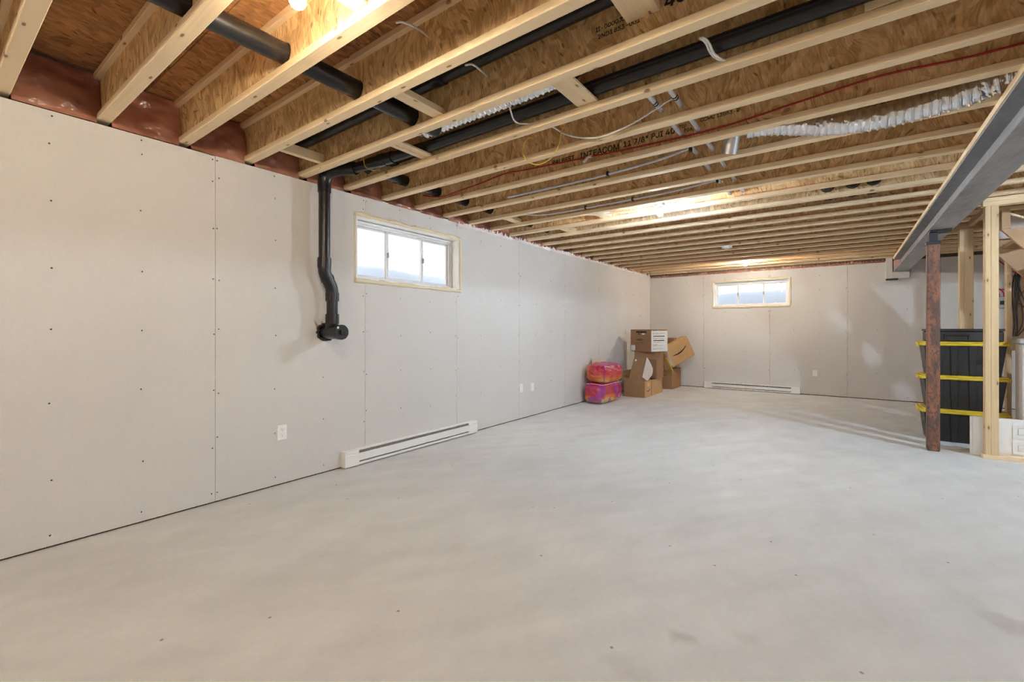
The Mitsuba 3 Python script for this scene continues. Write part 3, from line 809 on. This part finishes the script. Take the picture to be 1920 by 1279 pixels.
def outlet(M, u, z, label, duplex=True):
    k = thing('wall_outlet', label, 'outlet', 'white wall outlets')
    P = lambda nm, m, mt, **q: part(k, nm, tf(m, M), mt, **q)
    P('cover_plate', bb(u - .0375, u + .0375, -.0065, -.0003, z - .058, z + .058, .0022), 'm_white')
    for s in (-1, 1):
        if duplex:
            c = P('socket', bb(u - .0165, u + .0165, -.0082, -.006, z + s * .0205 - .0145, z + s * .0205 + .0145, .001), 'm_white')
            for du, w, hh in ((-.0065, .0011, .0045), (.0065, .0011, .0035)):
                part(c, 'slot', tf(bb(u + du - w, u + du + w, -.0086, -.0078, z + s * .0205 - hh + .003, z + s * .0205 + hh + .003, 0), M), 'm_ink', label='dark slot')
            part(c, 'slot', tf(bb(u - .002, u + .002, -.0086, -.0078, z + s * .0205 - .0095, z + s * .0205 - .0060, 0), M), 'm_ink', label='dark slot')
    if not duplex:
        P('insert', bb(u - .0165, u + .0165, -.0082, -.006, z - .033, z + .033, .001), 'm_white')
    return k


outlet(M1, 1.757, .410, 'white duplex outlet on the near left wall below the drain stack')
outlet(M1, 4.99, .420, 'white outlet on the left wall, left one of the pair', False)
outlet(M1, 5.262, .408, 'white outlet on the left wall, right one of the pair', False)
outlet(M2, 3.101, .410, 'white outlet on the far wall right of the far heater')

# ------------------------------------------------------------------ bags and boxes in the far corner (built 0.28 m deeper, then set in place)
before = set(scene)


def bag_mesh(cx_, cy_, z0, lx, ly, h, tilt, seed, p=5.0, sag=.0):
    n = 44
    m = trimesh.creation.box()
    m = trimesh.creation.icosphere(5, 1.0)
    v = m.vertices / np.max(np.abs(m.vertices), axis=1, keepdims=True)
    L = (np.abs(v) ** p).sum(1) ** (1 / p)
    v = v / L[:, None] * 1.0
    v = v * np.array([lx / 2, ly / 2, h / 2]) * 1.04
    v[:, 2] = np.clip(v[:, 2], -h / 2, h / 2 + .02)
    t = (v[:, 2] / h + .5)
    v[:, 0] *= 1 + .06 * np.sin(t * np.pi)
    v[:, 1] *= 1 + .03 * np.sin(t * np.pi)
    nz = meshkit.fbm(v * 9 + seed, 3, seed) - .5
    d = v / np.linalg.norm(v, axis=1, keepdims=True)
    v = v + d * nz[:, None] * .05 * np.array([1, 1, .8]) + d * (np.abs(meshkit.noise(v * [26, 14, 22], seed + 5) - .5)[:, None] - .25) * .022
    v[:, 2] += tilt * v[:, 0] - sag * np.maximum(0, v[:, 2]) * np.abs(v[:, 1]) / ly
    v[:, 2] += h / 2 - 0
    v[:, 2] -= v[:, 2].min() if z0 == 0 else 0
    m.vertices = v + np.array([cx_, cy_, z0])
    return m


b1 = thing('storage_bag', 'shiny red and orange tie-dye storage bag on the floor, lower of two', 'bag', 'tie-dye storage bags')
part(b1, 'body', bag_mesh(.205, 7.36, 0, .34, .80, .335, 0, 3), 'm_bag_low', True)
part(b1, 'strap', tube([(.400, 7.42, .27), (.412, 7.42, .20), (.412, 7.46, .10), (.408, 7.53, .065), (.412, 7.60, .10), (.408, 7.63, .20), (.398, 7.63, .27)], .007, 8, smooth=6), 'm_strap', True, label='purple carrying strap')
part(b1, 'zip_seam', tube([(.06, 6.955, .325), (.22, 6.945, .335), (.385, 6.97, .325), (.395, 7.4, .33), (.385, 7.74, .32)], .0035, 6, smooth=6), 'm_plastic_film', True, label='folded seam with a highlight painted in its pale colour')  # seam kept pale to stand for highlights on the glossy plastic
b2 = thing('storage_bag', 'shiny red and purple tie-dye storage bag lying on another bag', 'bag', 'tie-dye storage bags')
part(b2, 'body', bag_mesh(.215, 7.40, .338, .35, .80, .325, -.06, 8, 4.0, .25), 'm_bag_high', True)
part(b2, 'corner_seam', tube([(.388, 6.99, .64), (.402, 6.985, .52), (.392, 6.99, .37)], .005, 6, smooth=6), 'm_strap', True, label='dark corner piping')
part(b2, 'zip_seam', tube([(.39, 7.0, .63), (.40, 7.3, .58), (.40, 7.6, .52), (.37, 7.72, .60)], .0035, 6, smooth=6), 'm_plastic_film', True, label='folded seam with a highlight painted in its pale colour')  # upper bag seam, its pale colour again a painted highlight
single('cardboard_sheet', tf(bb(-.004, .004, -.30, .30, 0, .72, .001), frame_of((.020, 7.62, .001), (1, 0, .015), (0, 1, 0), (-.015, 0, 1))), 'm_white_board', 'pale board standing behind the tie-dye bags', 'board')


def smile(w, y0=0):
    """The curved arrow printed on some boxes: x from -w/2 to w/2."""
    xs = np.linspace(-.5, .5, 24)
    low = -.20 + .26 * (2 * xs) ** 2 * .55 + .12 * xs
    th = .010 + .062 * np.sin(np.clip((xs + .5), 0, 1) * math.pi) ** .7
    up = low + th
    p = Polygon(list(zip(xs * w, low * w)) + list(zip(xs[::-1] * w, up[::-1] * w)))
    hx, hy = .5 * w, low[-1] * w
    head = Polygon([(hx - .12 * w, hy + .10 * w), (hx + .07 * w, hy + .12 * w), (hx + .06 * w, hy - .09 * w), (hx + .03 * w, hy - .09 * w), (hx + .035 * w, hy + .07 * w), (hx - .12 * w, hy + .075 * w)])
    u = unary_union([p.buffer(0), head.buffer(0)])
    return u if u.geom_type == 'Polygon' else max(u.geoms, key=lambda g: g.area)


def smile_on(w, at, ex, ey):
    return plate(smile(w), .0008, at, ex, ey)


def closed_box(k, M, w, d, h, m):
    """A taped closed carton in the frame M: x 0..w, y 0..d, z 0..h."""
    part(k, 'body', tf(bb(0, w, 0, d, 0, h, .004), M), m)
    part(k, 'flap', tf(bb(.004, w / 2 - .001, .004, d - .004, h - .001, h + .003, .001), M), m)
    part(k, 'flap', tf(bb(w / 2 + .001, w - .004, .004, d - .004, h - .001, h + .003, .001), M), m)
    part(k, 'tape', tf(bb(w / 2 - .025, w / 2 + .025, .0, d, h + .0028, h + .0036, 0), M), 'm_plastic_film', label='clear packing tape')


def open_box(k, M, w, d, h, m, flaps):
    t = .005
    o = sbox(0, 0, w, d).difference(sbox(t, t, w - t, d - t))
    walls = trimesh.creation.extrude_polygon(o, h, engine='earcut')
    part(k, 'body', tf(cat(walls, bb(t, w - t, t, d - t, 0, t, 0)), M), m)
    for side, ang, L in flaps:
        a = math.radians(ang)
        if side == 'f':
            F = frame_of((0, 0, h), (1, 0, 0), (0, -math.sin(a), math.cos(a)), (0, math.cos(a), math.sin(a)))
            g = bb(.004, w - .004, 0, L, 0, .004, .001)
        elif side == 'b':
            F = frame_of((0, d, h), (1, 0, 0), (0, math.sin(a), math.cos(a)), (0, -math.cos(a), math.sin(a)))
            g = bb(.004, w - .004, 0, L, 0, .004, .001)
        elif side == 'r':
            F = frame_of((w, 0, h), (math.sin(a), 0, math.cos(a)), (0, 1, 0), (-math.cos(a), 0, math.sin(a)))
            g = bb(0, L, .004, d - .004, 0, .004, .001)
        else:
            F = frame_of((0, 0, h), (-math.sin(a), 0, math.cos(a)), (0, 1, 0), (math.cos(a), 0, math.sin(a)))
            g = bb(0, L, .004, d - .004, 0, .004, .001)
        part(k, 'flap', tf(tf(g, F), M), m)


def xyz(o, yaw=0):
    c, s = math.cos(yaw), math.sin(yaw)
    return frame_of(o, (c, s, 0), (-s, c, 0), (0, 0, 1))


CB2 = 'cardboard box'
ba = thing('cardboard_box', 'low open brown cardboard box nearest the bags, curved arrow on its right side', CB2)
open_box(ba, xyz((.252, 8.13, 0)), .392, .345, .295, 'm_card_a', [('f', -25, .05), ('r', -60, .09), ('l', 55, .12)])
part(ba, 'printed_face', bb(.6442, .6452, 8.135, 8.47, .004, .291, 0), 'm_card_b', label='lighter right side')
part(ba, 'arrow_print', smile_on(.19, (.6453, 8.315, .135), (0, 1, 0), (0, 0, 1)), 'm_ink', label='black curved arrow')
part(ba, 'label_print', bb(.6453, .6460, 8.27, 8.37, .19, .26, 0), 'm_orange', label='orange print')
bB = thing('cardboard_box', 'low open tan cardboard box between the arrow box and the taller box', CB2)
open_box(bB, xyz((.20, 8.50, 0)), .446, .585, .295, 'm_card_b', [('l', 40, .18), ('b', 20, .12)])
bc_ = thing('cardboard_box', 'tall closed brown cardboard box on the floor below the tilted box', CB2)
closed_box(bc_, xyz((.26, 9.60, 0)), .42, .60, .41, 'm_card_a')
part(bc_, 'arrow_print', smile_on(.17, (.49, 9.5992, .30), (1, 0, 0), (0, 0, 1)), 'm_ink', label='black curved arrow')
# tilted box
P4, P3, P1 = np.array([.700, 9.60, .446]), np.array([1.012, 10.05, .712]), np.array([.556, 9.44, .811])
e1, e2 = P3 - P4, P1 - P4
w1, w2 = np.linalg.norm(e1), np.linalg.norm(e2)
e1 = e1 / w1
e2 = e2 - e1 * (e2 @ e1)
e2 /= np.linalg.norm(e2)
nn = np.cross(e1, e2)
MD = frame_of(P4 - nn * .20, e1, e2, nn)
bd = thing('cardboard_box', 'tan cardboard box tilted on one corner with a large curved arrow', CB2)
part(bd, 'body', tf(bb(0, w1, 0, w2, 0, .20, .004), MD), 'm_card_b')
part(bd, 'arrow_print', plate(smile(.40), .0008, P4 + e1 * w1 * .50 + e2 * w2 * .62 + nn * .0002, e1, e2), 'm_ink', label='large black curved arrow')
part(bd, 'flap', tf(bb(.005, w1 - .005, -.003, .001, -.14, .2, .001), MD), 'm_card_a')
bh = thing('cardboard_box', 'brown cardboard box in the corner behind the tilted box', CB2)
closed_box(bh, xyz((.27, 10.02, .416)), .31, .235, .63, 'm_card_c')
# leaning middle boxes
bf = thing('cardboard_box', 'brown cardboard box directly beneath the white-printed top box', CB2)
open_box(bf, xyz((.27, 8.62, .305)), .42, .40, .50, 'm_card_c', [])
part(bf, 'flap', tf(bb(0, .42, -.004, 0, 0, .19, .001), frame_of((.27, 8.60, .66), (1, 0, 0), (0, .995, -.1), (0, .1, .995))), 'm_card_a')
bg = thing('cardboard_box', 'narrow brown cardboard box with pale inside flap leaning inside the front box', CB2)
a = math.radians(35)
MG = frame_of((.325, 8.20, .345), (1, 0, 0), (0, math.cos(a), -math.sin(a)), (0, math.sin(a), math.cos(a)))
part(bg, 'body', tf(bb(0, .24, 0, .16, -.08, .42, .004), MG), 'm_card_a')
gp = np.array([(.572, 8.20, .36), (.572, 8.44, .715), (.64, 8.42, .62), (.70, 8.40, .50), (.71, 8.32, .40), (.66, 8.22, .30)])
part(bg, 'flap', trimesh.convex.convex_hull(np.vstack([gp, gp + [0, .005, 0]])), 'm_white_board', label='pale inner flap')
part(bg, 'sticker', tf(bb(.03, .065, -.001, .0, .35, .39, 0), MG), 'm_paper', label='small white sticker')
# top box with the white printed side
be = thing('cardboard_box', 'topmost cardboard box of the pile with a white printed side', CB2)
th = math.radians(25)
MEo = np.array([.65, 8.44, .8065])
ex = np.array([math.cos(th), -math.sin(th), 0])
ey = np.array([math.sin(th), math.cos(th), 0])
ME = frame_of(MEo - ex * .53, ex, ey, (0, 0, 1))
closed_box(be, ME, .53, .43, .415, 'm_card_c')
part(be, 'printed_side', tf(bb(.5302, .5312, .008, .422, .008, .392, 0), ME), 'm_paper', label='white printed side')
O = ME[:3, 3]
up = np.array([0, 0, 1.0])
bars = [tf(bb(.5312, .5320, .055, .34, z, z + .016, 0), ME) for z in (.285, .205)]
lines = [tf(bb(.5312, .5318, .04, yy, z, z + .006, 0), ME) for z, yy in ((.345, .36), (.33, .26), (.255, .30), (.24, .33), (.175, .28), (.135, .17), (.12, .34), (.105, .15), (.06, .36), (.05, .30))]
part(be, 'print_bars', cat(bars), 'm_ink', label='black printed bars')
part(be, 'print_lines', cat(lines), 'm_grey_plastic', label='fine grey print')
lx = [text_on('magic', .040, O + ex * .17 - ey * .0007 + up * .21, ex, up, True, .0006), tf(bb(.15, .42, -.0007, 0, .355, .385, 0), ME), tf(bb(.20, .25, -.0007, 0, .325, .342, 0), ME), tf(bb(.14, .34, -.0007, 0, .168, .174, 0), ME)]
part(be, 'print', cat(lx), 'm_ink', label='dark printed words')
part(be, 'sticker', tf(bb(.012, .125, -.0012, 0, .015, .115, 0), ME), 'm_paper', label='white label at the corner')
part(be, 'sticker', tf(bb(.30, .37, -.0012, 0, .318, .345, 0), ME), 'm_paper', label='white label at the top')
# flattened sheets between the boxes


def quad(name, pts, t, m, label):
    p = np.array(pts, float)
    n = np.cross(p[1] - p[0], p[3] - p[0])
    n /= np.linalg.norm(n)
    return single(name, trimesh.convex.convex_hull(np.vstack([p, p + n * t])), m, label, 'cardboard sheet')


quad('cardboard_sheet', [(.60, 9.05, .80), (.70, 9.10, .74), (.735, 9.44, .44), (.62, 9.36, .40)], .006, 'm_card_b', 'folded tan cardboard sheet leaning left of the tilted box')
quad('cardboard_sheet', [(.62, 9.16, .85), (.70, 9.18, .84), (.725, 9.53, .50), (.65, 9.46, .46)], .006, 'm_white_board', 'pale cardboard flap standing between the pile and the tilted box')
quad('padded_envelope', [(.690, 9.10, .67), (.735, 9.12, .64), (.765, 9.40, .37), (.725, 9.42, .40)], .012, 'm_lid', 'yellowish padded envelope edge among the flattened boxes')

for k in set(scene) - before:
    scene[k]['to_world'] = T().translate([.034, -.282, 0])

# ------------------------------------------------------------------ right side: totes, stud wall, panels (set in place together)
before = set(scene)


def tote(z, label, h=.350, x0=4.21, x1=4.90, y0=6.735, y1=7.20):
    k = thing('storage_tote', label, 'storage bin', 'black totes with yellow lids')
    tx, ty = .045, .045
    zb, zt = z, z + h - .040
    def ring(ins, zz):
        return [(x0 + .03 + ins, y0 + .03 + ins, zz), (x1 - .03 - ins, y0 + .03 + ins, zz), (x1 - .03 - ins, y1 - .03 - ins, zz), (x0 + .03 + ins, y1 - .03 - ins, zz)]
    part(k, 'body', trimesh.convex.convex_hull(np.array(ring(.035, zb) + ring(.0, zt))), 'm_tote')
    for u in (.16, .37, .62, .84):
        xa, xb = x0 + .03 + .035 + u * (x1 - x0 - .13) - .035, x0 + .03 + .035 + u * (x1 - x0 - .13) + .035
        rp = [(xa + .012, y0 + .066, zb + .004), (xb - .012, y0 + .066, zb + .004), (xb, y0 + .031, zt), (xa, y0 + .031, zt)]
        part(k, 'rib', trimesh.convex.convex_hull(np.array(rp + [(p[0] + (.004 if i in (0, 3) else -.004), p[1] - .014, p[2]) for i, p in enumerate(rp)])), 'm_tote')
    ld = part(k, 'lid', cat(bb(x0, x1, y0, y1, zt - .004, zt + .026, .006), bb(x0 + .02, x1 - .02, y0 + .02, y1 - .02, zt + .026, zt + .0395, .004)), 'm_lid', label='yellow snap lid')
    for u in (.22, .5, .78):
        xc = x0 + u * (x1 - x0)
        part(ld, 'tab', bb(xc - .055, xc + .055, y0 - .004, y0 + .03, zt + .014, zt + .036, .003), 'm_lid')
    for s in (x0 - .012, x1 - .022):
        part(ld, 'handle', bb(s, s + .034, (y0 + y1) / 2 - .10, (y0 + y1) / 2 + .10, zt - .012, zt + .03, .006), 'm_lid')
    return k


tote(0.0, 'black tote with yellow lid on the floor, bottom of the stack', .354)
tote(.3545, 'black tote with yellow lid, middle of the stack behind the rusty column', .366)
tote(.7210, 'black tote with yellow lid, upper of the three yellow-lidded ones', .364)
tk = thing('storage_tote', 'small all-black case lying on top of the yellow-lidded totes', 'storage bin')
part(tk, 'body', bb(4.27, 4.85, 6.77, 7.17, 1.0855, 1.197, .012), 'm_tote')
part(tk, 'lid', bb(4.262, 4.858, 6.762, 7.178, 1.198, 1.222, .006), 'm_tote')
part(tk, 'handle', cat(bb(4.40, 4.60, 6.752, 6.772, 1.150, 1.168, .004), bb(4.40, 4.415, 6.752, 6.772, 1.11, 1.15, .003), bb(4.585, 4.60, 6.752, 6.772, 1.11, 1.15, .003)), 'm_black')
LZ, LX = 'm_lumber_z', 'm_lumber_x'
wl = thing('stud_wall', 'unfinished pale stud wall corner standing right of the rusty column', 'stud wall')
part(wl, 'base_plate', bb(4.585, 7.6, 6.130, 6.219, 0.0, .038, .002), LX)
part(wl, 'top_plate', bb(4.585, 7.6, 6.130, 6.219, ZC - .077, ZC - .039, .002), LX)
part(wl, 'top_plate', bb(4.585, 7.6, 6.130, 6.219, ZC - .0385, ZC - .0005, .002), LX)
part(wl, 'stud', bb(4.600, 4.638, 6.131, 6.218, .0382, ZC - .0772, .002), LZ)
part(wl, 'stud', bb(4.6385, 4.690, 6.131, 6.218, .0382, ZC - .0772, .002), LZ)
for x in (5.4, 6.2, 7.0):
    part(wl, 'stud', bb(x, x + .038, 6.131, 6.218, .0382, ZC - .0772, .002), LZ)
wr = thing('stud_wall', 'unfinished stud wall behind the stacked totes', 'stud wall')
for i, (xa, xb) in enumerate(((4.610, 4.648), (4.6485, 4.725), (4.985, 5.023), (5.40, 5.438), (5.9, 5.938))):
    part(wr, 'stud', bb(xa, xb, 7.36, 7.449, .0382, ZC - .0772, .002), LZ)
part(wr, 'top_plate', bb(4.50, 7.6, 7.36, 7.449, ZC - .077, ZC - .039, .002), 'm_lumber_dark')
part(wr, 'top_plate', bb(4.50, 7.6, 7.36, 7.449, ZC - .0385, ZC - .0005, .002), 'm_lumber_dark')
part(wr, 'base_plate', bb(4.60, 7.6, 7.36, 7.449, 0, .038, .002), LX)
part(wr, 'brace', tf(bb(-.30, .30, -.019, .019, -.03, .03, .002), frame_of((4.66, 6.80, ZC - .062), (0, 1, 0), (-1, 0, 0), (0, 0, 1))), 'm_lumber_dark', label='dark board running back between the walls')
# white panelled door slab on edge, tall white carton with a grey top
pn = thing('door_slab', 'white panelled door slab lying on its edge behind the stud', 'door')
part(pn, 'slab', bb(4.535, 5.60, 6.245, 6.29, .001, .372, .003), 'm_white')
for xa, xb in ((4.80, 5.18), (5.24, 5.55)):
    for za, zb in ((.05, .165), (.20, .325)):
        o = sbox(xa, za, xb, zb)
        q = part(pn, 'panel_molding', plate(o.difference(o.buffer(-.022, join_style=2)), .008, (0, 6.2448, 0), (1, 0, 0), (0, 0, 1)), 'm_white')
        part(q, 'raised_field', bb(xa + .034, xb - .034, 6.2375, 6.2452, za + .034, zb - .034, .003), 'm_white')
part(pn, 'edge_slat', cat(bb(4.520, 4.534, 6.25, 6.285, .001, .368, .002)), 'm_white')
ct = thing('storage_cabinet', 'pale upright cabinet with a grey top at the right edge', 'cabinet')
part(ct, 'body', bb(4.915, 5.56, 6.50, 6.72, .0, 1.075, .006), 'm_white_board')
part(ct, 'top', bb(4.89, 5.575, 6.47, 6.735, 1.076, 1.125, .008), 'm_grey_plastic', label='grey top')
# stairs going down to the right, seen from beneath
sr = thing('staircase', 'underside of a wooden staircase at the right edge', 'staircase')
stn = Polygon([(4.78, 2.205), (5.13, 2.205), (6.00, 1.04), (5.65, 1.04)])
for yy in (6.53, 7.28):
    part(sr, 'stringer', plate(stn, .038, (0, yy + .038, 0), (1, 0, 0), (0, 0, 1)), 'm_lumber_dark')
for i in range(5):
    x, z = 4.93 + .19 * i, 2.12 - .254 * i
    part(sr, 'tread', bb(x, x + .20, 6.5685, 7.2415, z - .019, z + .019, .002), 'm_ply')
part(sr, 'header_board', bb(4.79, 6.6, 7.20, 7.238, 2.206, 2.44, .002), 'm_white_board')
part(sr, 'hanger_block', bb(4.785, 4.845, 6.53, 6.62, 2.206, 2.40, .002), 'm_lumber_dark')
part(sr, 'ledger', tf(bb(-.10, .10, -.012, .012, -.01, .01, .001), frame_of((4.86, 6.60, 2.36), (.86, 0, -.5), (0, 1, 0), (.5, 0, .86))), 'm_lumber_x')
for k in set(scene) - before:
    scene[k]['to_world'] = T().translate([.004, -.080, 0])
# electrical corner
single('electrical_backboard', bb(5.60, 6.9, YF - .014, YF - .0005, .9, 2.05, .002), 'm_ply', 'brown plywood backboard on the far wall behind the black cables', 'board')
eb = thing('switch_box', 'small grey electrical box on the far wall between the studs', 'electrical box')
part(eb, 'body', bb(5.43, 5.535, YF - .06, YF - .0005, 1.545, 1.725, .004), 'm_grey_box')
part(eb, 'cover', bb(5.436, 5.529, YF - .066, YF - .0605, 1.555, 1.715, .002), 'm_grey_plastic')
part(eb, 'knockout', cat(bb(5.46, 5.505, YF - .069, YF - .0655, 1.60, 1.66, .001)), 'm_ink')
cable([(5.40, YF - .02, 2.40), (5.46, YF - .03, 2.28), (5.545, YF - .03, 2.15), (5.55, YF - .03, 1.95), (5.55, YF - .03, 1.88), (5.51, YF - .03, 1.835), (5.44, YF - .03, 1.86), (5.38, YF - .03, 1.95)], .008, 'm_red', 'red cable hanging in a loop above the grey electrical box')
cable([(5.46, YF - .03, 1.726), (5.45, YF - .03, 1.79), (5.41, YF - .03, 1.84), (5.36, YF - .03, 1.86)], .008, 'm_red', 'short red cable rising left from the grey electrical box')
cable([(5.51, YF - .03, 1.726), (5.505, YF - .03, 1.78), (5.47, YF - .03, 1.83), (5.40, YF - .03, 1.87)], .008, 'm_red', 'short red cable curving up from the grey electrical box')
for i in range(6):
    o = .020 * i
    d = .030 + .009 * (i * 5 % 6)
    cable([(5.86 + o, YF - d, 2.44), (5.70 + o, YF - d, 2.25), (5.615 + o * .6, YF - d, 2.03), (5.59 + o * .9, YF - d, 1.80), (5.60 + o * (1.5 if i % 2 else .5), YF - d, 1.55), (5.615 + o * (1.3 if i % 2 else .4), YF - d, 1.30), (5.60 + o * .5, YF - d, 1.12)], .0062, 'm_black',
          f'black cable in the bundle on the backboard, {ORD[i + 1]} from left')
cable([(5.63, YF - .10, 1.66), (5.70, YF - .10, 1.80), (5.80, YF - .10, 2.10)], .006, 'm_black', 'black cable branching up to the right from the bundle on the backboard')
cable([(5.62, YF - .11, 1.64), (5.70, YF - .10, 1.55), (5.80, YF - .09, 1.35)], .006, 'm_black', 'black cable branching down to the right from the bundle on the backboard')
cable([(5.58, YF - .10, 2.13), (5.66, YF - .10, 2.17), (5.9, YF - .10, 2.19)], .008, 'm_red', 'red cable crossing the black cable bundle, upper one')
cable([(5.58, YF - .11, 2.10), (5.68, YF - .11, 2.05), (5.9, YF - .11, 1.97)], .008, 'm_red', 'red cable crossing the black cable bundle, lower one')
